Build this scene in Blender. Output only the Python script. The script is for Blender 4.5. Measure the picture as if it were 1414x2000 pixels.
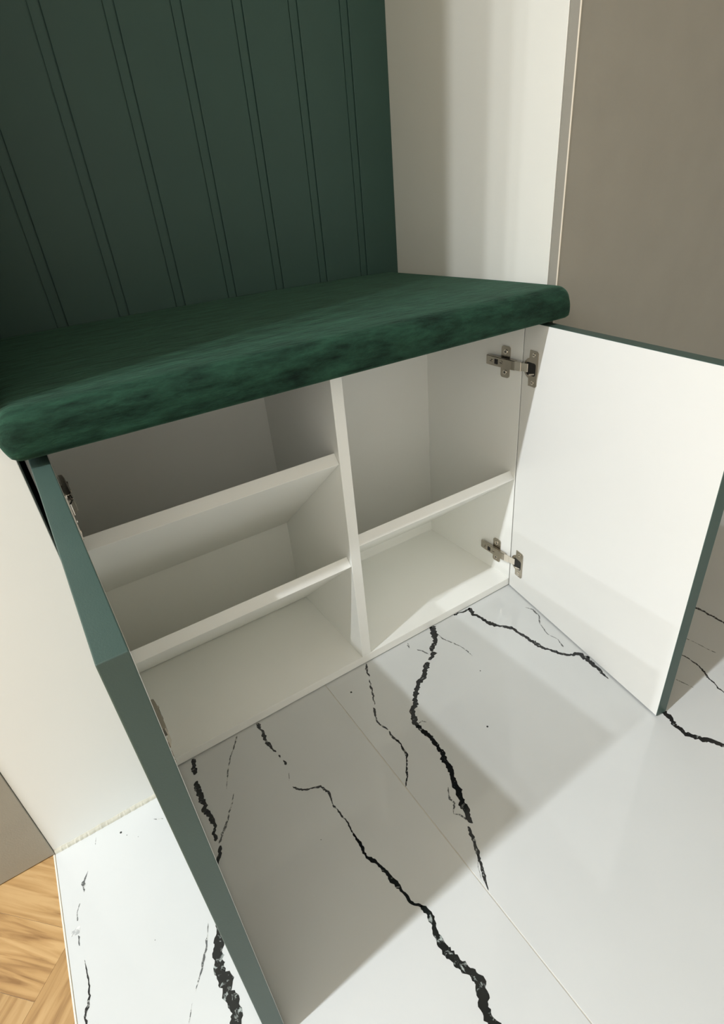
import bpy, bmesh, math, random
from mathutils import Vector, Matrix

# ------------------------------------------------------------------ clearing
for o in list(bpy.data.objects):
    bpy.data.objects.remove(o, do_unlink=True)
SC = bpy.context.scene
COL = SC.collection
random.seed(7)

# ------------------------------------------------------------------ camera
cam_data = bpy.data.cameras.new('camera')
cam_data.sensor_fit = 'HORIZONTAL'
cam_data.sensor_width = 36.0
cam_data.lens = 26.654
cam_data.clip_start = 0.01
cam_data.clip_end = 60
cam = bpy.data.objects.new('camera', cam_data)
COL.objects.link(cam)
_r = Vector((0.83586, -0.54207, -0.08657)).normalized()
_u = Vector((0.33537, 0.37943, 0.8623)).normalized()
_f = Vector((0.43458, 0.74979, -0.49895)).normalized()
cam.matrix_world = Matrix(((_r.x, _u.x, -_f.x, -0.3474), (_r.y, _u.y, -_f.y, -0.6176), (_r.z, _u.z, -_f.z, 0.7184), (0, 0, 0, 1)))
SC.camera = cam

# ------------------------------------------------------------------ world, lamp levels, exposure
world = bpy.data.worlds.new('world')
SC.world = world
world.use_nodes = True
world.node_tree.nodes['Background'].inputs['Color'].default_value = (1.0, 0.965, 0.86, 1)
world.node_tree.nodes['Background'].inputs['Strength'].default_value = 1.25
SC.view_settings.view_transform = 'Standard'
SC.view_settings.look = 'None'
SC.view_settings.gamma = 1.0
SC.view_settings.use_curve_mapping = False
SC.view_settings.exposure = 0.25
SC.cycles.max_bounces = 16                      # light between white boards bounces many times
SC.cycles.diffuse_bounces = 12
LAMP_W = 32.0                                   # power of one ceiling downlight
LAMP_COL = (0.95, 1.0, 1.04)
CEIL = 2.45
LAMP_Y = -0.446
LAMP_X = (-1.658, -2.36, -3.08, -3.80)          # the row of downlights along the hallway; the last is added for fill

# ------------------------------------------------------------------ dimensions (metres)
TB = 0.018            # board thickness
XR = 0.345            # inner face of the cabinet's right side
XL = -0.362           # inner face of the cabinet's left side
XD0, XD1 = -0.018, 0.0   # divider
HB = 0.0185           # top of the bottom board
HC = 0.5318           # top of the carcass
DI = 0.2505           # inner depth
XN = 0.392            # right side of the niche
XNL = -0.3845         # left side of the niche
DN = 0.401            # niche depth (green panel)
TOPZ = 2.40           # height of the wardrobes


# ------------------------------------------------------------------ materials
def new_mat(name):
    m = bpy.data.materials.new(name)
    m.use_nodes = True
    nt = m.node_tree
    return m, nt, nt.nodes['Principled BSDF']


def link(nt, a, b):
    nt.links.new(a, b)


def lacquer(name, col, rough=0.4, var=0.03, scale=6.0, bump=0.0, bscale=900.0, spec=0.5):
    """painted or laminated board: colour with a faint uneven tone and a fine surface texture"""
    m, nt, b = new_mat(name)
    tc = nt.nodes.new('ShaderNodeTexCoord')
    n = nt.nodes.new('ShaderNodeTexNoise')
    n.inputs['Scale'].default_value = scale
    n.inputs['Detail'].default_value = 4
    link(nt, tc.outputs['Object'], n.inputs['Vector'])
    r = nt.nodes.new('ShaderNodeValToRGB')
    r.color_ramp.elements[0].position = 0.3
    r.color_ramp.elements[1].position = 0.7
    r.color_ramp.elements[0].color = (*[c * (1 - var) for c in col], 1)
    r.color_ramp.elements[1].color = (*[min(1, c * (1 + var)) for c in col], 1)
    link(nt, n.outputs['Fac'], r.inputs['Fac'])
    link(nt, r.outputs['Color'], b.inputs['Base Color'])
    b.inputs['Roughness'].default_value = rough
    b.inputs['Specular IOR Level'].default_value = spec
    if bump:
        n2 = nt.nodes.new('ShaderNodeTexNoise')
        n2.inputs['Scale'].default_value = bscale
        n2.inputs['Detail'].default_value = 2
        link(nt, tc.outputs['Object'], n2.inputs['Vector'])
        bp = nt.nodes.new('ShaderNodeBump')
        bp.inputs['Strength'].default_value = bump
        bp.inputs['Distance'].default_value = 0.0006
        link(nt, n2.outputs['Fac'], bp.inputs['Height'])
        link(nt, bp.outputs['Normal'], b.inputs['Normal'])
    return m


def metal(name, col, rough):
    m, nt, b = new_mat(name)
    b.inputs['Base Color'].default_value = (*col, 1)
    b.inputs['Metallic'].default_value = 1.0
    tc = nt.nodes.new('ShaderNodeTexCoord')
    n = nt.nodes.new('ShaderNodeTexNoise')
    n.inputs['Scale'].default_value = 240
    link(nt, tc.outputs['Object'], n.inputs['Vector'])
    mr = nt.nodes.new('ShaderNodeMapRange')
    mr.inputs['To Min'].default_value = rough * 0.8
    mr.inputs['To Max'].default_value = rough * 1.3
    link(nt, n.outputs['Fac'], mr.inputs['Value'])
    link(nt, mr.outputs['Result'], b.inputs['Roughness'])
    return m


def marble(name):
    m, nt, b = new_mat(name)
    tc = nt.nodes.new('ShaderNodeTexCoord')
    n = nt.nodes.new('ShaderNodeTexNoise')
    n.inputs['Scale'].default_value = 3.2
    n.inputs['Detail'].default_value = 6
    link(nt, tc.outputs['Object'], n.inputs['Vector'])
    r = nt.nodes.new('ShaderNodeValToRGB')
    r.color_ramp.elements[0].position = 0.25
    r.color_ramp.elements[1].position = 0.6
    r.color_ramp.elements[0].color = (0.55, 0.565, 0.56, 1)
    r.color_ramp.elements[1].color = (0.595, 0.61, 0.605, 1)
    link(nt, n.outputs['Fac'], r.inputs['Fac'])
    link(nt, r.outputs['Color'], b.inputs['Base Color'])
    b.inputs['Roughness'].default_value = 0.07
    b.inputs['IOR'].default_value = 1.5
    return m


def vein_mat(name, dark, light, thr, scale=140.0):
    """printed vein: near black with pale mineral streaks running through it"""
    m, nt, b = new_mat(name)
    g = nt.nodes.new('ShaderNodeNewGeometry')
    n = nt.nodes.new('ShaderNodeTexNoise')
    n.inputs['Scale'].default_value = scale
    n.inputs['Detail'].default_value = 5
    n.inputs['Roughness'].default_value = 0.65
    n.inputs['Distortion'].default_value = 0.6
    link(nt, g.outputs['Position'], n.inputs['Vector'])
    r = nt.nodes.new('ShaderNodeValToRGB')
    r.color_ramp.elements[0].position = thr
    r.color_ramp.elements[1].position = thr + 0.10
    r.color_ramp.elements[0].color = (*dark, 1)
    r.color_ramp.elements[1].color = (*light, 1)
    link(nt, n.outputs['Fac'], r.inputs['Fac'])
    link(nt, r.outputs['Color'], b.inputs['Base Color'])
    b.inputs['Roughness'].default_value = 0.07
    return m


def oak(name):
    m, nt, b = new_mat(name)
    tc = nt.nodes.new('ShaderNodeTexCoord')
    oi = nt.nodes.new('ShaderNodeObjectInfo')
    mp = nt.nodes.new('ShaderNodeMapping')
    mp.inputs['Scale'].default_value = (3.0, 34.0, 10.0)
    add = nt.nodes.new('ShaderNodeVectorMath')
    add.operation = 'ADD'
    mul = nt.nodes.new('ShaderNodeVectorMath')
    mul.operation = 'SCALE'
    mul.inputs['Scale'].default_value = 3.0
    cmb = nt.nodes.new('ShaderNodeCombineXYZ')
    for k in 'XYZ':
        link(nt, oi.outputs['Random'], cmb.inputs[k])
    link(nt, cmb.outputs['Vector'], mul.inputs[0])
    link(nt, tc.outputs['Object'], add.inputs[0])
    link(nt, mul.outputs['Vector'], add.inputs[1])
    link(nt, add.outputs['Vector'], mp.inputs['Vector'])
    n = nt.nodes.new('ShaderNodeTexNoise')
    n.inputs['Scale'].default_value = 2.2
    n.inputs['Detail'].default_value = 7
    n.inputs['Distortion'].default_value = 1.3
    link(nt, mp.outputs['Vector'], n.inputs['Vector'])
    r = nt.nodes.new('ShaderNodeValToRGB')
    e = r.color_ramp.elements
    e[0].position = 0.30
    e[0].color = (0.25, 0.13, 0.045, 1)
    e[1].position = 0.62
    e[1].color = (0.52, 0.33, 0.145, 1)
    e2 = e.new(0.46)
    e2.color = (0.43, 0.255, 0.10, 1)
    link(nt, n.outputs['Fac'], r.inputs['Fac'])
    hs = nt.nodes.new('ShaderNodeHueSaturation')
    mr = nt.nodes.new('ShaderNodeMapRange')
    mr.inputs['To Min'].default_value = 0.85
    mr.inputs['To Max'].default_value = 1.12
    link(nt, oi.outputs['Random'], mr.inputs['Value'])
    link(nt, mr.outputs['Result'], hs.inputs['Value'])
    link(nt, r.outputs['Color'], hs.inputs['Color'])
    link(nt, hs.outputs['Color'], b.inputs['Base Color'])
    b.inputs['Roughness'].default_value = 0.42
    bp = nt.nodes.new('ShaderNodeBump')
    bp.inputs['Strength'].default_value = 0.15
    bp.inputs['Distance'].default_value = 0.0005
    link(nt, n.outputs['Fac'], bp.inputs['Height'])
    link(nt, bp.outputs['Normal'], b.inputs['Normal'])
    return m


def velvet(name):
    m, nt, b = new_mat(name)
    tc = nt.nodes.new('ShaderNodeTexCoord')
    mp = nt.nodes.new('ShaderNodeMapping')
    mp.inputs['Scale'].default_value = (0.30, 1.0, 1.0)
    link(nt, tc.outputs['Object'], mp.inputs['Vector'])
    n = nt.nodes.new('ShaderNodeTexNoise')          # brushed pile patches
    n.inputs['Scale'].default_value = 62
    n.inputs['Detail'].default_value = 9
    n.inputs['Roughness'].default_value = 0.72
    n.inputs['Distortion'].default_value = 0.15
    link(nt, mp.outputs['Vector'], n.inputs['Vector'])
    r = nt.nodes.new('ShaderNodeValToRGB')
    e = r.color_ramp.elements
    e[0].position = 0.33
    e[0].color = (0.002, 0.009, 0.0055, 1)
    e[1].position = 0.68
    e[1].color = (0.018, 0.060, 0.036, 1)
    link(nt, n.outputs['Fac'], r.inputs['Fac'])
    link(nt, r.outputs['Color'], b.inputs['Base Color'])
    b.inputs['Roughness'].default_value = 0.85
    b.inputs['Specular IOR Level'].default_value = 0.15
    b.inputs['Sheen Weight'].default_value = 0.24
    b.inputs['Sheen Roughness'].default_value = 0.38
    b.inputs['Sheen Tint'].default_value = (0.32, 0.62, 0.46, 1)
    n2 = nt.nodes.new('ShaderNodeTexNoise')
    n2.inputs['Scale'].default_value = 160
    n2.inputs['Detail'].default_value = 6
    link(nt, mp.outputs['Vector'], n2.inputs['Vector'])
    ad = nt.nodes.new('ShaderNodeMath')
    ad.operation = 'ADD'
    link(nt, n.outputs['Fac'], ad.inputs[0])
    link(nt, n2.outputs['Fac'], ad.inputs[1])
    bp = nt.nodes.new('ShaderNodeBump')
    bp.inputs['Strength'].default_value = 0.45
    bp.inputs['Distance'].default_value = 0.003
    link(nt, ad.outputs[0], bp.inputs['Height'])
    link(nt, bp.outputs['Normal'], b.inputs['Normal'])
    return m


M = {
    'cab': lacquer('white_laminate', (0.855, 0.86, 0.83), 0.38, 0.015, 5, 0.12),
    'door_in': lacquer('white_door_laminate', (0.80, 0.80, 0.775), 0.3, 0.01, 4, 0.05),
    'green': lacquer('green_paint', (0.046, 0.080, 0.068), 0.45, 0.05, 12, 0.12),
    'green_panel': lacquer('green_panel_paint', (0.029, 0.074, 0.060), 0.55, 0.05, 9, 0.15),
    'white': lacquer('white_side_laminate', (0.78, 0.77, 0.705), 0.45, 0.02, 5, 0.10),
    'front_white': lacquer('white_front_lacquer', (0.80, 0.815, 0.80), 0.35, 0.015, 3, 0.05),
    'taupe': lacquer('taupe_laminate', (0.31, 0.29, 0.245), 0.5, 0.03, 14, 0.18, 600),
    'edge': lacquer('pale_strip', (0.80, 0.72, 0.60), 0.4, 0.02),
    'dark': lacquer('hollow_shade_black', (0.012, 0.011, 0.010), 0.6, 0.1),  # black paint for the shade inside hinge holes and slots
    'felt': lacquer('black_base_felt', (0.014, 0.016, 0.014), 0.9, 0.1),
    'wall': lacquer('wall_plaster', (0.78, 0.76, 0.71), 0.85, 0.02, 3, 0.2, 300),
    'ceil': lacquer('ceiling_paint', (0.85, 0.84, 0.81), 0.9, 0.01, 3),
    'grout': lacquer('beige_grout', (0.62, 0.59, 0.53), 0.85, 0.08, 60),
    'sealant': lacquer('sealant', (0.64, 0.625, 0.54), 0.4, 0.06, 40),
    'nickel': metal('nickel', (0.45, 0.41, 0.35), 0.22),
    'nickel_bright': metal('bright_nickel', (0.82, 0.76, 0.68), 0.16),
    'marble': marble('white_marble_tile'),
    'vein_main': vein_mat('black_vein', (0.010, 0.011, 0.012), (0.30, 0.32, 0.31), 0.60),
    'vein_big': vein_mat('streaked_black_vein', (0.010, 0.012, 0.012), (0.36, 0.40, 0.385), 0.56, 130),
    'vein_mid': vein_mat('grey_black_vein', (0.022, 0.023, 0.024), (0.38, 0.39, 0.37), 0.55, 200),
    'vein_thin': vein_mat('thin_grey_vein', (0.10, 0.105, 0.105), (0.55, 0.56, 0.54), 0.50, 160),
    'vein_grey': vein_mat('pale_grey_vein', (0.40, 0.41, 0.41), (0.66, 0.67, 0.66), 0.48, 120),
    'oak': oak('oak'),
    'velvet': velvet('green_velvet'),
}
_em, _nt, _b = new_mat('lamp_lens')
_b.inputs['Emission Color'].default_value = (*LAMP_COL, 1)
_b.inputs['Emission Strength'].default_value = 6.0
M['lens'] = _em


# ------------------------------------------------------------------ mesh helpers
def bm_box(bm, x0, x1, y0, y1, z0, z1, mi=0):
    v = [bm.verts.new(p) for p in ((x0, y0, z0), (x1, y0, z0), (x1, y1, z0), (x0, y1, z0), (x0, y0, z1), (x1, y0, z1), (x1, y1, z1), (x0, y1, z1))]
    for q in ((0, 3, 2, 1), (4, 5, 6, 7), (0, 1, 5, 4), (1, 2, 6, 5), (2, 3, 7, 6), (3, 0, 4, 7)):
        f = bm.faces.new([v[i] for i in q])
        f.material_index = mi
    return v


def bevel(bm, w, seg=2):
    bmesh.ops.bevel(bm, geom=list(bm.edges), offset=w, segments=seg, profile=0.5, affect='EDGES')


def bm_prism(bm, pts, fn, mi=0):
    """pts: closed 2D outline; fn(p, 0 or 1) gives the 3D point of the near and the far cap"""
    a = [bm.verts.new(fn(p, 0)) for p in pts]
    b = [bm.verts.new(fn(p, 1)) for p in pts]
    n = len(pts)
    fs = [bm.faces.new(a), bm.faces.new(b[::-1])]
    for i in range(n):
        fs.append(bm.faces.new((a[i], b[i], b[(i + 1) % n], a[(i + 1) % n])))
    for f in fs:
        f.material_index = mi
    bmesh.ops.recalc_face_normals(bm, faces=bm.faces)


def obj(name, bm, mats, parent=None, smooth=False, xf=None):
    """one mesh object; its vertices come in world coordinates, its origin goes to the middle of its underside"""
    if xf is not None:
        bmesh.ops.transform(bm, matrix=xf, verts=bm.verts)
    me = bpy.data.meshes.new(name)
    xs = [v.co.x for v in bm.verts]
    ys = [v.co.y for v in bm.verts]
    zs = [v.co.z for v in bm.verts]
    c = Vector(((min(xs) + max(xs)) / 2, (min(ys) + max(ys)) / 2, min(zs)))
    for v in bm.verts:
        v.co -= c
    if smooth:
        for f in bm.faces:
            f.smooth = True
    bm.to_mesh(me)
    bm.free()
    for m in (mats if isinstance(mats, (list, tuple)) else [mats]):
        me.materials.append(M[m])
    o = bpy.data.objects.new(name, me)
    COL.objects.link(o)
    put(o, c, parent)
    return o


def put(o, wloc, parent):
    o['_w'] = tuple(wloc)
    if parent is not None:
        o.parent = parent
        o.location = Vector(wloc) - Vector(parent['_w'])
    else:
        o.location = wloc


def box(name, x0, x1, y0, y1, z0, z1, mat, parent=None, bev=0.0006):
    bm = bmesh.new()
    bm_box(bm, x0, x1, y0, y1, z0, z1)
    if bev:
        bevel(bm, bev, 2)
    return obj(name, bm, mat, parent)


def tag(o, label=None, cat=None, group=None, kind=None):
    for k, v in (('label', label), ('category', cat), ('group', group), ('kind', kind)):
        if v:
            o[k] = v
    return o


def thing(name, loc, label, cat, group=None, kind=None):
    o = bpy.data.objects.new(name, None)
    o.empty_display_size = 0.05
    COL.objects.link(o)
    put(o, loc, None)
    return tag(o, label, cat, group, kind)


def copy_tree(o, parent=None):
    c = o.copy()
    COL.objects.link(c)
    c.parent = parent
    for ch in list(o.children):
        copy_tree(ch, c)
    return c

VEINS = [
    ('main', [(143.0,1.1,10.9),(132.7,-16.6,9.4),(123.1,-29.1,6.9),(106.9,-42.7,7.8),(99.0,-50.7,4.4)]),
    ('main', [(100.7,-52.0,9.9),(92.0,-59.2,7.6),(81.1,-62.5,4.3)]),
    ('main', [(75.5,-64.4,6.4),(68.9,-72.6,8.4),(54.5,-85.6,7.2),(35.4,-93.3,8.0),(21.2,-102.5,7.8),(5.3,-121.4,7.5),(-11.3,-138.2,8.2),(-20.1,-154.8,6.2),(-19.2,-175.2,6.0),(-16.5,-196.8,6.7),(-20.7,-217.6,7.3),(-27.0,-232.3,7.1),(-30.7,-248.9,6.9),(-37.7,-264.5,7.5),(-41.5,-278.0,7.3),(-47.6,-290.8,9.2),(-52.9,-307.2,9.0),(-56.3,-322.7,3.4)]),
    ('main', [(-64.2,-322.2,3.3),(-69.1,-335.9,4.5),(-74.3,-350.0,3.8),(-82.3,-363.6,3.1),(-88.7,-375.5,3.6),(-96.4,-391.8,1.2)]),
    ('thin', [(-77.4,-354.3,0.8),(-87.6,-366.1,0.6),(-93.9,-377.8,0.6)]),
    ('thin', [(-49.2,-265.9,1.5),(-58.9,-280.1,3.6),(-58.1,-288.3,2.8),(-67.9,-298.8,1.4),(-60.4,-306.7,2.7),(-59.4,-317.1,1.3)]),
    ('thin', [(135.2,-20.6,2.3),(135.5,-38.9,1.7),(139.7,-49.1,1.7),(147.5,-72.6,2.2),(149.5,-90.1,1.6),(148.2,-102.9,1.1)]),
    ('thin', [(76.3,-6.1,3.4),(72.3,-18.5,3.4)]),
    ('thin', [(80.3,-29.5,1.7),(86.8,-41.2,2.2),(90.6,-53.4,1.6)]),
    ('thin', [(-18.2,-157.6,0.9),(-9.2,-157.5,1.8),(-5.4,-163.8,0.9)]),
    ('mid', [(-12.7,-0.5,2.2),(-22.9,-20.8,4.2),(-25.3,-30.1,2.1)]),
    ('mid', [(-29.4,-35.3,2.6),(-40.7,-63.2,2.9),(-52.1,-85.4,1.9)]),
    ('mid', [(-57.0,-89.1,2.8),(-63.7,-105.9,3.2),(-67.4,-122.1,2.7),(-61.8,-138.6,1.7)]),
    ('mid', [(-62.6,-141.4,2.6),(-62.3,-162.7,3.4),(-63.0,-178.8,2.5),(-65.2,-192.0,2.8),(-77.0,-206.1,2.0),(-83.0,-216.2,2.7),(-96.3,-230.4,1.5)]),
    ('mid', [(-225.9,0.4,4.7),(-225.5,-19.4,4.6),(-228.0,-43.2,4.4),(-226.6,-54.0,3.5),(-223.7,-67.9,2.6)]),
    ('mid', [(-222.5,-74.8,2.5),(-221.4,-80.2,2.5)]),
    ('mid', [(-220.7,-87.1,2.5),(-220.3,-96.9,4.1)]),
    ('thin', [(-222.7,-111.3,0.8),(-227.8,-122.5,0.8)]),
    ('mid', [(-227.9,-134.0,2.3),(-224.6,-140.1,3.1),(-212.8,-150.7,2.3),(-194.9,-157.8,2.7),(-190.3,-171.1,3.0),(-193.7,-193.5,2.9),(-190.6,-220.0,2.1),(-191.8,-240.7,2.0)]),
    ('main', [(-191.8,-240.7,2.7),(-191.0,-258.9,3.9),(-192.2,-276.7,3.8),(-186.3,-289.5,4.4),(-182.9,-303.3,4.3),(-181.1,-322.0,4.8),(-179.1,-337.2,3.5),(-178.6,-345.2,2.9),(-177.1,-353.1,2.8),(-169.6,-360.2,2.8)]),
    ('big', [(-171.4,-358.6,3.4),(-169.1,-370.5,5.0),(-172.5,-384.1,4.8),(-175.4,-396.8,5.2),(-176.8,-408.5,8.2),(-173.4,-420.1,7.1),(-169.2,-434.1,7.4),(-165.0,-447.6,7.7),(-168.8,-456.8,8.1),(-174.3,-465.9,7.4),(-177.1,-475.1,7.3),(-176.7,-484.8,7.6),(-179.0,-495.0,7.4)]),
    ('main', [(-333.2,-0.9,7.9),(-335.9,-14.8,6.8),(-338.8,-29.5,5.8)]),
    ('main', [(-340.8,-40.9,6.5),(-344.1,-60.2,6.3),(-342.6,-79.4,6.9),(-344.7,-91.5,6.0),(-340.5,-105.1,5.9),(-339.8,-119.4,5.1),(-345.6,-131.4,5.0),(-347.3,-142.4,3.5)]),
    ('main', [(-344.2,-151.4,5.5),(-349.7,-162.6,5.4),(-355.3,-171.6,5.3),(-361.2,-180.0,4.5)]),
    ('thin', [(-302.5,-92.6,1.6),(-315.2,-112.8,2.2),(-326.9,-128.7,2.2),(-336.8,-141.2,3.5),(-344.4,-147.9,1.4)]),
    ('thin', [(-262.3,-3.7,1.8),(-270.1,-15.9,1.8),(-285.3,-33.9,1.7),(-294.7,-49.6,1.7),(-308.7,-79.9,0.8)]),
    ('big', [(-377.1,-232.7,5.8),(-377.1,-246.0,6.8),(-380.4,-256.6,8.3),(-388.6,-267.1,9.2),(-390.2,-278.0,8.4),(-389.0,-290.5,10.3),(-389.4,-304.9,9.0),(-387.8,-316.9,9.3),(-389.2,-326.6,10.1),(-392.1,-334.1,10.4),(-395.8,-340.5,10.2)]),
    ('thin', [(-386.9,-228.5,0.6),(-392.4,-243.1,2.0),(-399.2,-254.8,2.2),(-408.2,-269.1,1.6),(-419.6,-283.0,1.0)]),
    ('thin', [(-425.7,-290.9,0.5),(-433.7,-305.6,1.0)]),
    ('thin', [(-498.5,-79.8,0.7),(-503.2,-87.1,2.0),(-506.5,-93.3,4.7),(-507.0,-104.2,1.3)]),
    ('thin', [(-513.5,-114.9,1.3),(-517.7,-123.3,0.5),(-518.8,-133.7,2.5)]),
    ('grey', [(-517.1,-140.8,3.7),(-522.0,-144.0,8.5),(-527.6,-147.4,3.6)]),
    ('thin', [(-520.0,-151.1,1.8),(-520.2,-163.2,1.2)]),
    ('mid', [(-517.7,-181.5,0.6),(-516.9,-195.4,1.1),(-517.0,-208.3,1.6),(-518.2,-220.0,2.7),(-522.0,-229.5,3.6),(-525.2,-237.8,3.1),(-525.1,-244.3,3.0)]),
    ('thin', [(-482.2,-39.7,0.7),(-484.4,-49.0,1.5)]),
    ('thin', [(-409.1,-61.0,0.8),(-398.0,-68.6,1.5)]),
    ('main', [(194.9,-1.2,5.0),(207.7,-1.4,3.8),(219.6,-5.4,3.8),(233.9,-4.3,6.4)]),
    ('main', [(232.1,-2.9,6.4),(226.3,-20.8,6.3),(230.4,-39.5,6.1),(232.4,-61.4,7.2),(244.9,-79.7,5.9),(257.0,-101.7,7.0),(257.4,-123.0,5.7),(259.2,-145.8,6.7),(261.1,-164.3,6.6),(272.2,-187.7,5.4),(280.7,-199.7,6.4),(295.8,-212.4,6.4),(299.0,-228.2,8.4),(296.8,-244.6,6.2),(291.3,-262.9,4.0),(288.7,-277.1,2.0)]),
    ('thin', [(318.9,-70.4,1.3),(324.5,-84.0,2.5),(322.1,-100.8,2.5),(305.1,-119.2,1.8),(294.1,-146.1,1.1),(297.7,-166.5,1.1),(289.9,-185.9,2.2)]),
    ('main', [(297.0,-360.4,5.4),(296.3,-368.8,6.2),(295.2,-380.2,7.0),(286.8,-391.1,6.0),(285.7,-408.2,6.7),(295.6,-426.2,6.6),(304.3,-438.2,5.7),(309.6,-451.8,5.7),(316.9,-467.9,4.8)]),
    ('mid', [(560.6,-257.9,3.6),(561.8,-263.5,4.7),(563.4,-277.8,4.1),(562.3,-292.4,4.6),(563.7,-300.3,4.6),(560.7,-320.4,4.5),(560.4,-333.7,4.4)]),
    ('mid', [(425.5,-313.4,2.1),(428.9,-318.1,2.1),(429.9,-327.4,2.1),(428.5,-339.5,3.1),(425.5,-350.7,3.1),(417.8,-365.8,3.5),(410.4,-380.4,2.9),(405.0,-393.6,2.9),(403.4,-403.1,2.8)]),
    ('thin', [(472.0,-299.8,1.1),(474.7,-318.5,1.1),(475.0,-336.3,1.1),(477.2,-349.5,1.1)]),
    ('thin', [(371.1,-341.5,1.2),(373.6,-353.5,1.0),(376.4,-368.1,1.0)]),
]
SPECKS = [(-452.0, -53.0, 2.21), (-445.6, -61.8, 0.73), (-433.1, -73.3, 0.73), (64.8, -226.1, 1.95), (135.3, -136.6, 1.31), (231.7, -49.8, 1.21), (-69.0, -39.8, 2.2), (-230.7, -223.5, 0.68), (-444.4, -209.3, 0.61)]

# ================================================================== the setting
# ------------------------------------------------------------------ floor: slab, marble tiles with printed veins, oak herringbone
floor = box('floor', -5.0, 1.9, -1.7, 0.75, -0.06, -0.0008, 'grout', None, 0)
tag(floor, 'white black-veined marble tile floor meeting oak herringbone at the left', kind='structure')
XJ = -0.533                                        # joint between tile and oak
XG = -0.0973                                       # grout line between the two big tiles
G = 0.0007


def tile(x0, x1, y0, y1):
    return box('tile', x0 + G, x1 - G, y0 + G, y1 - G, -0.012, 0.0, 'marble', floor, 0.0004)


tile_a = tile(XJ, XG, -0.80, 0.40)
tile_b = tile(XG, 1.10, -0.80, 0.40)
tile(1.10, 1.90, -0.80, 0.40)
tile(XJ, XG, -1.70, -0.80)
tile(XG, 1.10, -1.70, -0.80)
tile(1.10, 1.90, -1.70, -0.80)


def vein(style, pts):
    """a printed vein as a hair-thin inlay: irregular outline, tapering, following its own path over the tile"""
    rnd = random.Random(int(abs(pts[0][0] * 13 + pts[0][1] * 7)))
    P = [Vector((x / 1000, y / 1000)) for x, y, w in pts]
    W = [w / 1000 for x, y, w in pts]
    path = []
    for i in range(len(P) - 1):
        n = max(1, int((P[i + 1] - P[i]).length / 0.0022))
        for k in range(n):
            t = k / n
            path.append((P[i].lerp(P[i + 1], t), W[i] + (W[i + 1] - W[i]) * t))
    path.append((P[-1], W[-1]))
    bm = bmesh.new()
    la = lb = None
    jl = jr = jc = 0.0
    prev = None
    rough = {'main': 0.42, 'big': 0.30, 'mid': 0.55, 'thin': 0.6, 'grey': 0.5}[style]
    for i, (p, w) in enumerate(path):
        d = (path[min(i + 1, len(path) - 1)][0] - path[max(i - 1, 0)][0])
        if d.length < 1e-7:
            continue
        d.normalize()
        nrm = Vector((-d.y, d.x))
        jl = 0.5 * jl + rnd.uniform(-rough, rough)
        jr = 0.5 * jr + rnd.uniform(-rough, rough)
        jc = 0.7 * jc + rnd.uniform(-0.35, 0.35)
        end = 0.35 if i in (0, len(path) - 1) else 1.0
        hw = max(0.00022, w * {'big': 0.66, 'main': 0.54}.get(style, 0.5)) * end
        c = p + nrm * jc * min(w, 0.005) * 0.6
        a = c + nrm * hw * max(0.25, 1 + jl)
        b = c - nrm * hw * max(0.25, 1 + jr)
        cur = [bm.verts.new((q.x, q.y, z)) for q, z in ((a, -0.0002), (a, 0.00012), (b, 0.00012), (b, -0.0002))]
        if prev:
            for k in range(3):
                bm.faces.new((prev[k], prev[k + 1], cur[k + 1], cur[k]))
        else:
            bm.faces.new(cur)
        prev = cur
    bm.faces.new(prev[::-1])
    bmesh.ops.recalc_face_normals(bm, faces=bm.faces)
    obj('vein', bm, 'vein_' + style, tile_a if pts[len(pts) // 2][0] < XG * 1000 else tile_b)


for st, pts in VEINS:
    vein(st, pts)
for x, y, r in SPECKS:
    bm = bmesh.new()
    n = 7
    ring = [(x / 1000 + r / 1000 * math.cos(6.283 * k / n) * random.uniform(0.6, 1), y / 1000 + r / 1000 * math.sin(6.283 * k / n) * random.uniform(0.6, 1)) for k in range(n)]
    bm_prism(bm, ring, lambda p, e: (p[0], p[1], -0.0002 + e * 0.00032))
    obj('speck', bm, 'vein_mid', tile_a if x < XG * 1000 else tile_b)

# oak herringbone: boards laid at 45 degrees, cut off along the joint
PW = 0.0947                                        # board width measured along x (67 mm across)
PL = PW * 6


def clip(poly, f):
    out = []
    for i in range(len(poly)):
        a, b = poly[i], poly[(i + 1) % len(poly)]
        fa, fb = f(a), f(b)
        if fa >= 0:
            out.append(a)
        if fa * fb < 0:
            t = fa / (fa - fb)
            out.append((a[0] + (b[0] - a[0]) * t, a[1] + (b[1] - a[1]) * t))
    return out


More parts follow.
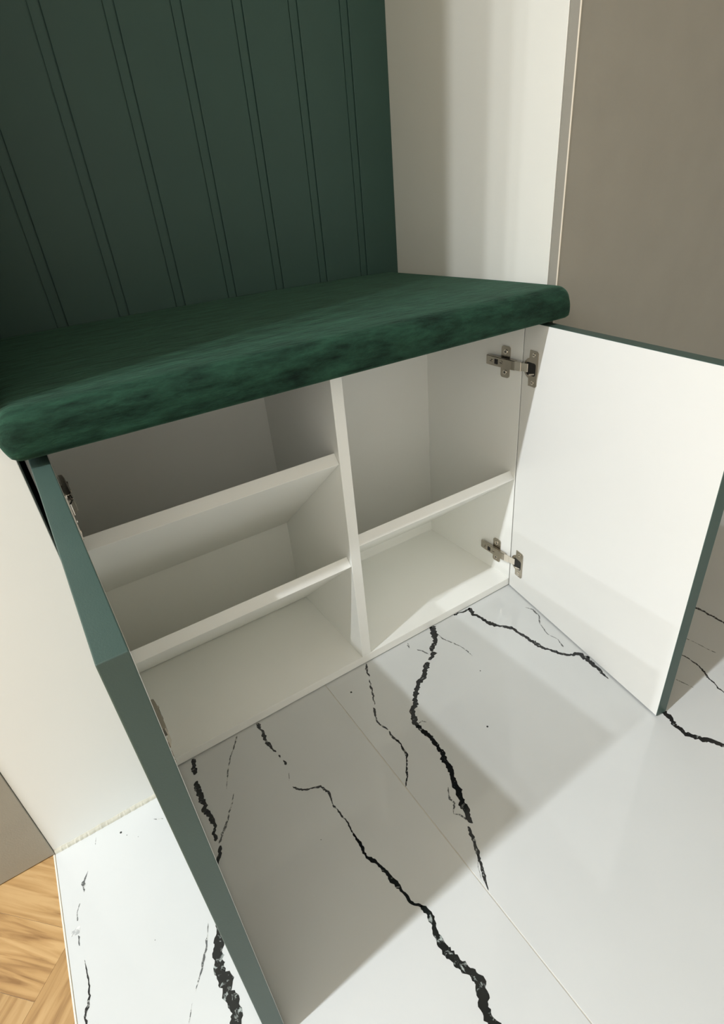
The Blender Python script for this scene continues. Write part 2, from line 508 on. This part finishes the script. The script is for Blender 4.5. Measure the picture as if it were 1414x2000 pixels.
def plank(u0, u1, v0, v1, along_u):
    g = 0.0002
    uv = [(u0 + g, v0 + g), (u1 - g, v0 + g), (u1 - g, v1 - g), (u0 + g, v1 - g)]
    poly = [((u + v) / 2, (v - u) / 2) for u, v in uv]
    for f in (lambda p: XJ - 0.0022 - p[0], lambda p: p[0] + 1.35, lambda p: p[1] + 0.95, lambda p: 0.10 - p[1]):
        poly = clip(poly, f)
        if len(poly) < 3:
            return
    area = abs(sum(poly[i][0] * poly[(i + 1) % len(poly)][1] - poly[(i + 1) % len(poly)][0] * poly[i][1] for i in range(len(poly)))) / 2
    if area < 2e-5:
        return
    ang = -math.pi / 4 if along_u else math.pi / 4
    cx = sum(p[0] for p in poly) / len(poly)
    cy = sum(p[1] for p in poly) / len(poly)
    ca, sa = math.cos(-ang), math.sin(-ang)
    loc = [((p[0] - cx) * ca - (p[1] - cy) * sa, (p[0] - cx) * sa + (p[1] - cy) * ca) for p in poly]
    bm = bmesh.new()
    bm_prism(bm, loc, lambda p, e: (p[0], p[1], -0.012 + e * 0.0118))
    me = bpy.data.meshes.new('plank')
    bm.to_mesh(me)
    bm.free()
    me.materials.append(M['oak'])
    o = bpy.data.objects.new('plank', me)
    COL.objects.link(o)
    put(o, (cx, cy, 0), floor)
    o.rotation_euler.z = ang


for m_ in range(-3, 4):
    for k in range(-24, 24):
        u1 = -0.380 + k * PW + m_ * PL
        v0 = -0.7605 + k * PW - m_ * PL
        plank(u1 - PL, u1, v0, v0 + PW, True)
        plank(u1, u1 + PW, v0 + PW - PL, v0 + PW, False)
box('joint_strip', XJ - 0.0020, XJ - 0.0002, -1.70, -0.030, -0.012, 0.0003, 'edge', floor, 0.0002)
box('oak_field', -5.0, -1.352, -1.70, 0.10, -0.0007, -0.0002, 'oak', floor, 0)
box('oak_field', -1.35, XJ - 0.003, -1.70, -0.952, -0.0007, -0.0002, 'oak', floor, 0)

# ------------------------------------------------------------------ walls and ceiling of the hallway
def wall(name, *a):
    o = box(name, *a, 'wall', None, 0)
    return tag(o, kind='structure')


wall('wall_back', -5.0, 1.9, 0.66, 0.75, -0.001, CEIL)
wall('wall_front_blocker', -0.55, 1.9, -1.70, -1.60, -0.06, CEIL)  # unseen, shaped to block ambient from the front right; open at the left
wall('wall_right', 1.9, 2.0, -1.80, 0.75, -0.06, CEIL)
wall('wall_left', -5.1, -5.0, -1.80, 0.75, -0.06, CEIL)
tag(box('ceiling', -5.1, 2.0, -1.80, 0.75, CEIL, CEIL + 0.1, 'ceil', None, 0), kind='structure')

# ================================================================== built-in furniture round the niche
# ------------------------------------------------------------------ green grooved back panel
gp = thing('grooved_panel', (0.004, DN, 0.5), 'dark green panel with vertical grooves at the back of the niche', 'wall panel')
box('backing', XNL, XN, DN + 0.003, DN + 0.016, 0.50, TOPZ, 'green_panel', gp, 0)
step, gw = 0.0969, 0.0168                          # board pitch, groove width
edges = [0.2975 - k * step for k in range(8)]      # left edge of each groove
xs = [XNL] + sorted([e for e in edges if e > XNL + 0.01])
prev_x = XNL
for e in sorted(edges):
    if e - 0.004 <= prev_x:
        prev_x = max(prev_x, e + gw)
        continue
    bm = bmesh.new()
    bm_box(bm, prev_x, e, DN, DN + 0.0032, 0.50, TOPZ)
    bevel(bm, 0.0012, 2)
    obj('board', bm, 'green_panel', gp)
    bm = bmesh.new()
    bm_box(bm, e + 0.0016, e + gw - 0.0016, DN + 0.0010, DN + 0.0032, 0.50, TOPZ)
    bevel(bm, 0.0006, 2)
    obj('bead', bm, 'green_panel', gp)
    prev_x = e + gw
bm = bmesh.new()
bm_box(bm, prev_x, XN, DN, DN + 0.0032, 0.50, TOPZ)
bevel(bm, 0.0012, 2)
obj('board', bm, 'green_panel', gp)

# ------------------------------------------------------------------ right wardrobe: white side, taupe doors
rw = thing('wardrobe', (1.0, 0.3, 0.0), 'tall taupe wardrobe with a white side right of the cushion', 'wardrobe')
box('side_panel', XN, XN + TB, 0.0008, 0.62, 0.0005, TOPZ, 'white', rw)
box('side_panel', 1.60, 1.618, 0.0008, 0.62, 0.0005, TOPZ, 'white', rw)
box('top_panel', XN + TB, 1.60, 0.0008, 0.62, TOPZ - TB, TOPZ, 'white', rw)
box('bottom_panel', XN + TB, 1.60, 0.0008, 0.62, 0.0005, 0.0205, 'white', rw)
for x0, x1 in ((XN + 0.0006, 1.003), (1.006, 1.618)):
    dr = box('door', x0, x1, -0.0172, -0.0004, 0.004, TOPZ, 'taupe', rw, 0.0004)
    box('pale_edge_strip', x0 - 0.0004, x0 + 0.0010, -0.0179, -0.0160, 0.004, TOPZ, 'edge', dr, 0.0002)  # thin pale strip along the door's left front edge

# ------------------------------------------------------------------ left wardrobe: white panel beside the cabinet, taupe door further left
lw = thing('wardrobe', (-1.0, 0.3, 0.0), 'tall wardrobe with a white front strip and taupe door left of the cabinet', 'wardrobe')
box('side_panel', XNL - TB, XNL, -0.0040, 0.62, 0.0005, TOPZ, 'green_panel', lw)  # unseen face, made dark green so the niche's left corner darkens
box('side_panel', -2.20, -2.182, -0.0040, 0.62, 0.0005, TOPZ, 'white', lw)
box('top_panel', -2.182, XNL - TB, -0.0040, 0.62, TOPZ - TB, TOPZ, 'white', lw)
box('bottom_panel', -2.182, XNL - TB, -0.0040, 0.62, 0.0005, 0.0205, 'white', lw)
tag(box('front_panel', -0.5322, XNL - 0.0002, -0.0292, -0.0045, 0.0030, 0.60, 'front_white', lw, 0.0006), 'narrow white front strip')
box('front_panel', -0.5322, XNL - TB - 0.0005, -0.0292, -0.0045, 0.6025, TOPZ, 'front_white', lw, 0.0012)
for x0, x1 in ((-1.36, -0.5327), (-2.20, -1.363)):
    box('door', x0, x1, -0.0305, -0.0045, 0.0012, TOPZ, 'taupe', lw, 0.0008)
bm = bmesh.new()                                   # uneven bead of sealant along the foot of the white strip
prev = None
for i in range(75):
    x = -0.5320 + i * 0.1460 / 74
    h = 0.0075 + 0.0008 * math.sin(i * 0.37) * math.sin(i * 0.11 + 1) + random.uniform(-0.0003, 0.0003)
    d = 0.0020 + random.uniform(-0.0003, 0.0003)
    cur = [bm.verts.new(p) for p in ((x, -0.0288, 0.0002), (x, -0.0292 - d, 0.0002), (x, -0.0292 - d * 0.8, h * 0.5), (x, -0.0294, h), (x, -0.0288, h))]
    if prev:
        for k in range(5):
            bm.faces.new((prev[k], prev[(k + 1) % 5], cur[(k + 1) % 5], cur[k]))
    else:
        bm.faces.new(cur)
    prev = cur
bm.faces.new(prev[::-1])
bmesh.ops.recalc_face_normals(bm, faces=bm.faces)
obj('sealant', bm, 'sealant', lw)

# ================================================================== shoe cabinet
cab = thing('shoe_cabinet', (0.0, 0.12, 0.0), 'open white bench cabinet with sloping shoe shelves and two green-edged doors', 'cabinet')
Z0 = 0.0006
box('side_panel', XL - TB, XL, 0.0, DI + 0.012, HB, HC, 'cab', cab)
box('side_panel', XR, XR + TB, 0.0, DI + 0.012, HB, HC, 'cab', cab)
box('bottom_panel', XL - TB, XR + TB, 0.0, DI + 0.012, 0.0022, HB, 'cab', cab)
box('divider', XD0, XD1, 0.0, DI, HB, HC, 'cab', cab)
box('back_panel', XL, XR, DI, DI + 0.008, HB, HC, 'cab', cab, 0)
box('filler_strip', XR + TB + 0.0005, XN - 0.0005, 0.001, 0.018, Z0, HC, 'cab', cab)
# frame carrying the seat behind the carcass
box('seat_board', XL - TB, XN - 0.001, DI + 0.0125, DN - 0.001, HC - TB, HC, 'cab', cab)
box('rear_support', XL - TB, XN - 0.001, DN - 0.020, DN - 0.001, Z0, HC - TB, 'cab', cab)


def shelf(x0, x1, zf, yb, zb):
    """board sloping down to the back; zf: height of its lower front edge, (yb, zb): where its underside ends"""
    a = math.atan2(zb - zf, yb)
    L = math.hypot(yb, zb - zf)
    ca, sa = math.cos(a), math.sin(a)
    pts = [(0, 0), (L, 0), (L - 0.016 * abs(math.tan(a)) * 0, TB), (0, TB)]
    prof = [(0.0008 + s * ca - t * sa, zf + s * sa + t * ca) for s, t in pts]
    prof = [(min(y, DI - 0.0005), z) for y, z in prof]
    bm = bmesh.new()
    bm_prism(bm, prof, lambda p, e: ((x0 + 0.0004) if e == 0 else (x1 - 0.0004), p[0], p[1]))
    bevel(bm, 0.0005, 2)
    return obj('shelf', bm, 'cab', cab)


shelf(XL, XD0, 0.3975, 0.248, 0.1845)
shelf(XL, XD0, 0.2165, 0.214, 0.0200)
shelf(XD1, XR, 0.2480, 0.248, 0.0430)


# ------------------------------------------------------------------ doors
def door(ox, oy, ang, side, w, t, z0, z1, label):
    """inner face starts at (ox, oy); ang turns the leaf about the hinge; side = +1 when the green face looks to +x"""
    d = Vector((math.sin(ang), -math.cos(ang)))
    n = Vector((math.cos(ang), math.sin(ang))) * side
    def p(s, k, z):
        q = Vector((ox, oy)) + d * s + n * k
        return (q.x, q.y, z)
    def slab(s0, s1, k0, k1, za, zb, bev, mats):
        bm = bmesh.new()
        v = [bm.verts.new(c) for c in (p(s0, k0, za), p(s1, k0, za), p(s1, k1, za), p(s0, k1, za), p(s0, k0, zb), p(s1, k0, zb), p(s1, k1, zb), p(s0, k1, zb))]
        for q in ((0, 3, 2, 1), (4, 5, 6, 7), (0, 1, 5, 4), (1, 2, 6, 5), (2, 3, 7, 6), (3, 0, 4, 7)):
            bm.faces.new([v[i] for i in q])
        bmesh.ops.recalc_face_normals(bm, faces=bm.faces)
        bevel(bm, bev, 2)
        return bm, mats
    bm, mt = slab(0, w, 0.0003, t, z0, z1, 0.0007, 'green')
    leaf = obj('door', bm, mt, cab)
    leaf['label'] = label
    bm, mt = slab(0.0009, w - 0.0009, 0.0, 0.0006, z0 + 0.0008, z1 - 0.0009, 0.0001, 'door_in')
    obj('inner_face', bm, mt, leaf)['label'] = 'white inner face'
    return leaf, p


R_ANG, L_ANG = math.radians(-10.29), math.radians(1.17)
door_r, pr_ = door(XR + 0.0004, -0.0012, R_ANG, 1, 0.3705, 0.0192, 0.0022, 0.5318, 'right door, green outside and white inside')
door_l, pl_ = door(-0.3589, -0.0012, L_ANG, -1, 0.3705, 0.0171, 0.0022, 0.5288, 'left door, green outside and white inside')


# ------------------------------------------------------------------ concealed hinges
def rounded(cx, cy, hx, hy, r, n=4):
    out = []
    for sx, sy, a0 in ((1, 1, 0), (-1, 1, 90), (-1, -1, 180), (1, -1, 270)):
        for k in range(n + 1):
            a = math.radians(a0 + 90 * k / n)
            out.append((cx + sx * (hx - r) + r * math.cos(a), cy + sy * (hy - r) + r * math.sin(a)))
    return out


def hinge(side, zc, dp):
    """side=+1: on the right side panel (boards face -x); dp(s, k, z): point in the door's own frame"""
    wx = XR if side > 0 else XL
    W = lambda y, z, n: (wx - side * n, y, zc + z)
    # mounting plate on the side panel
    bm = bmesh.new()
    bm_prism(bm, rounded(0.0355, 0, 0.0098, 0.0268, 0.0045), lambda p, e: W(p[0], p[1], 0.0002 + e * 0.0018))
    bm_prism(bm, rounded(0.0370, 0, 0.0200, 0.0065, 0.001), lambda p, e: W(p[0], p[1], 0.0020 + e * 0.0040))
    h = obj('hinge', bm, 'nickel', cab)
    h['label'] = 'nickel concealed hinge'
    for sz in (-0.0175, 0.0175):
        bm = bmesh.new()
        c = [(0.0355 + 0.0040 * math.cos(6.283 * k / 14), sz + 0.0040 * math.sin(6.283 * k / 14)) for k in range(14)]
        bm_prism(bm, c, lambda p, e: W(p[0], p[1], 0.0019 + e * 0.0011))
        obj('screw', bm, 'nickel_bright', h)
        for q in (rounded(0.0355, sz, 0.0026, 0.0006, 0.0002, 1), rounded(0.0355, sz, 0.0006, 0.0026, 0.0002, 1)):
            bm = bmesh.new()
            bm_prism(bm, q, lambda p, e: W(p[0], p[1], 0.0026 + e * 0.0006))
            obj('screw_slot_shade', bm, 'dark', h)  # shade of the slot as a thin black bar
    # arm: a folded channel, wider towards the tail
    bm = bmesh.new()
    prof = [(0.0760, 0.0030), (0.0745, 0.0082), (0.0620, 0.0096), (0.0140, 0.0108), (0.0070, 0.0098), (0.0070, 0.0035), (0.0200, 0.0032)]
    bm_prism(bm, prof, lambda p, e: W(p[0], (-0.0082 if e == 0 else 0.0082), p[1]))
    bevel(bm, 0.0012, 2)
    obj('hinge_arm', bm, 'nickel', h)
    bm = bmesh.new()
    bm_prism(bm, rounded(0.0490, 0.0002, 0.0036, 0.0042, 0.0005, 1), lambda p, e: W(p[0], p[1], 0.0096 + e * 0.0010))
    obj('adjusting_hole_shade', bm, 'dark', h)  # flat black plate for the shade inside the hole
    for yy, rr in ((0.0370, 0.0036), (0.0610, 0.0026)):
        bm = bmesh.new()
        c = [(yy + rr * math.cos(6.283 * k / 14), rr * math.sin(6.283 * k / 14)) for k in range(14)]
        bm_prism(bm, c, lambda p, e: W(p[0], p[1], 0.0096 + e * 0.0013))
        obj('adjusting_screw', bm, 'nickel', h)
        bm = bmesh.new()
        bm_prism(bm, rounded(yy, 0, rr * 0.75, 0.0005, 0.0002, 1), lambda p, e: W(p[0], p[1], 0.0106 + e * 0.0005))
        obj('screw_slot_shade', bm, 'dark', h)
    # cup let into the door, its flange and a black plate for the shade in its hollow
    D = lambda s, z, k: dp(s, -k, zc + z)
    bm = bmesh.new()
    fl = [(0.0185, -0.0290), (0.0355, -0.0290), (0.0388, -0.0262), (0.0388, 0.0262), (0.0355, 0.0290), (0.0185, 0.0290), (0.0180, 0.0165)]
    fl += [(0.0225 + 0.0172 * math.cos(math.radians(a)), 0.0172 * math.sin(math.radians(a))) for a in range(115, 246, 13)]
    fl += [(0.0180, -0.0165)]
    bm_prism(bm, fl, lambda p, e: D(p[0], p[1], 0.0001 + e * 0.0014))
    obj('hinge_cup', bm, 'nickel', h)
    bm = bmesh.new()
    bm_prism(bm, rounded(0.0235, -0.0010, 0.0112, 0.0105, 0.004), lambda p, e: D(p[0], p[1], 0.0010 + e * 0.0008))
    obj('cup_hollow_shade', bm, 'dark', h)
    bm = bmesh.new()
    bm_prism(bm, [(0.020, -0.0125), (0.0335, -0.0080), (0.0335, -0.0062), (0.020, -0.0095)], lambda p, e: D(p[0], p[1], 0.0016 + e * 0.0010))
    obj('cup_spring', bm, 'nickel_bright', h)
    for sz in (-0.0225, 0.0225):
        bm = bmesh.new()
        c = [(0.0285 + 0.0034 * math.cos(6.283 * k / 12), sz + 0.0034 * math.sin(6.283 * k / 12)) for k in range(12)]
        bm_prism(bm, c, lambda p, e: D(p[0], p[1], 0.0012 + e * 0.0009))
        obj('screw', bm, 'nickel_bright', h)
        bm = bmesh.new()
        bm_prism(bm, rounded(0.0285, sz, 0.0022, 0.0005, 0.0002, 1), lambda p, e: D(p[0], p[1], 0.0020 + e * 0.0004))
        obj('screw_slot_shade', bm, 'dark', h)
    # link between arm and cup, folded of flat bars
    a0 = Vector(W(0.0075, 0, 0.0096))
    a1 = Vector(D(0.0045, 0, 0.0075))
    a2 = Vector(D(0.0170, 0, 0.0030))
    th = Vector((-side, 0, 0)) * 0.0022
    for q0, q1, hz in ((a0, a1, 0.0076), (a1, a2, 0.0070)):
        bm = bmesh.new()
        for e in (0, 1):
            pass
        bm_prism(bm, [(0, 0), (1, 0), (1, 1), (0, 1)], lambda p, e: tuple(q0.lerp(q1, p[0]) - th * (1 - p[1]) * 1.0 + Vector((0, 0, hz if e else -hz))))
        bevel(bm, 0.0003, 1)
        obj('hinge_link', bm, 'nickel_bright', h)
    return h


for zc in (0.4605, 0.0710):
    hinge(1, zc, pr_)
    hinge(-1, zc, pl_)

# ================================================================== velvet seat cushion
X0, X1, Y0, Y1, ZB, ZT = -0.3930, 0.3880, -0.0592, DN - 0.0015, 0.5372, 0.5835
bm = bmesh.new()
NX, NY, NZ = 110, 66, 12


def cushion_point(x, y, z):
    """rounded block: wide radius along the upper edges, tight along the lower ones; ends narrow to the niche behind the front overhang"""
    t = (z - ZB) / (ZT - ZB)
    rt, rb = 0.0225, 0.0030
    r = 0.010 + (rt - 0.010) * min(1, max(0, (t - 0.1) / 0.5))
    rz = rt if t > 0.5 else rb
    cx = min(max(x, X0 + r), X1 - r)
    cy = min(max(y, Y0 + r), Y1 - 0.004)
    cz = min(max(z, ZB + rz), ZT - rz)
    v = Vector((x - cx, y - cy, (z - cz)))
    if v.length > 1e-9:
        m = max(abs(v.x) / r, abs(v.y) / r, abs(v.z) / rz)
        v = Vector((v.x / r, v.y / r, v.z / rz))
        v = v.normalized() * m
        v = Vector((v.x * r, v.y * r, v.z * rz))
    q = Vector((cx, cy, cz)) + v
    # crown of the upholstery
    if t > 0.5:
        u = (q.x - X0) / (X1 - X0)
        w = (q.y - Y0) / (Y1 - Y0)
        q.z += (t - 0.5) * 2 * (0.0045 * (max(0, 4 * u * (1 - u)) ** 0.5) * (max(0, 1 - (1 - min(1, w * 2.2)) ** 2)))
    if t < 0.5:
        q.x *= 1 - 0.022 * (1 - t / 0.5) ** 2
    # ends step in so that the block passes between the niche sides
    lim = XN - 0.0005
    if q.y > -0.0200 and q.x > lim:
        q.x = lim
    if q.y > -0.0325 and q.x < XNL + 0.0005:
        q.x = XNL + 0.0005
    return q


from collections import OrderedDict
verts = {}


def cv(i, j, k):
    key = (i, j, k)
    if key not in verts:
        e = lambda a, n: a / n
        s = lambda t: t if 0 < t < 1 else t
        x = X0 + (X1 - X0) * e(i, NX)
        # finer rows near the front edge
        y = Y0 + (Y1 - Y0) * (e(j, NY) ** 1.6)
        z = ZB + (ZT - ZB) * e(k, NZ)
        verts[key] = bm.verts.new(cushion_point(x, y, z))
    return verts[key]


for i in range(NX):
    for j in range(NY):
        bm.faces.new((cv(i, j, NZ), cv(i + 1, j, NZ), cv(i + 1, j + 1, NZ), cv(i, j + 1, NZ)))
        bm.faces.new((cv(i, j, 0), cv(i, j + 1, 0), cv(i + 1, j + 1, 0), cv(i + 1, j, 0)))
for i in range(NX):
    for k in range(NZ):
        bm.faces.new((cv(i, 0, k), cv(i + 1, 0, k), cv(i + 1, 0, k + 1), cv(i, 0, k + 1)))
        bm.faces.new((cv(i, NY, k), cv(i, NY, k + 1), cv(i + 1, NY, k + 1), cv(i + 1, NY, k)))
for j in range(NY):
    for k in range(NZ):
        bm.faces.new((cv(0, j, k), cv(0, j, k + 1), cv(0, j + 1, k + 1), cv(0, j + 1, k)))
        bm.faces.new((cv(NX, j, k), cv(NX, j + 1, k), cv(NX, j + 1, k + 1), cv(NX, j, k + 1)))
bmesh.ops.recalc_face_normals(bm, faces=bm.faces)
seat = thing('seat_cushion', (0.0, 0.177, HC), 'long dark green velvet bench cushion on the white cabinet', 'cushion')
cu = obj('velvet_cover', bm, 'velvet', seat, smooth=True)
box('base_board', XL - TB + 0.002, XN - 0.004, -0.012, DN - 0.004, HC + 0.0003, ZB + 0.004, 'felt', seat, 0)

# ================================================================== ceiling downlights of the hallway
def downlight(x, y, label):
    t = thing('ceiling_downlight', (x, y, CEIL), label, 'ceiling light', 'downlights in a row along the hallway')
    bm = bmesh.new()
    n = 28
    prof = [(0.030, -0.0015), (0.033, -0.0060), (0.041, -0.0060), (0.0445, -0.0025), (0.045, -0.0004)]
    rings = [[bm.verts.new((x + r * math.cos(6.28319 * k / n), y + r * math.sin(6.28319 * k / n), CEIL + z)) for k in range(n)] for r, z in prof]
    for a, b in zip(rings, rings[1:]):
        for k in range(n):
            bm.faces.new((a[k], a[(k + 1) % n], b[(k + 1) % n], b[k]))
    bmesh.ops.recalc_face_normals(bm, faces=bm.faces)
    obj('ring', bm, 'ceil', t, smooth=True)
    bm = bmesh.new()
    c = [(x + 0.031 * math.cos(6.28319 * k / n), y + 0.031 * math.sin(6.28319 * k / n)) for k in range(n)]
    bm_prism(bm, c, lambda p, e: (p[0], p[1], CEIL - 0.0003 - e * 0.0012))
    obj('lens', bm, 'lens', t)
    ld = bpy.data.lights.new('downlight', 'AREA')
    ld.shape = 'DISK'
    ld.size = 0.055
    ld.energy = LAMP_W
    ld.color = LAMP_COL
    lo = bpy.data.objects.new('downlight_lamp', ld)
    COL.objects.link(lo)
    put(lo, (x, y, CEIL - 0.008), t)


for x, w in zip(LAMP_X, ('first downlight in the ceiling, nearest the niche', 'second ceiling downlight from the niche', 'third ceiling downlight from the niche', 'added fourth downlight for room fill, farthest from the niche')):
    downlight(x, LAMP_Y, w)

for o in bpy.data.objects:
    if '_w' in o:
        del o['_w']
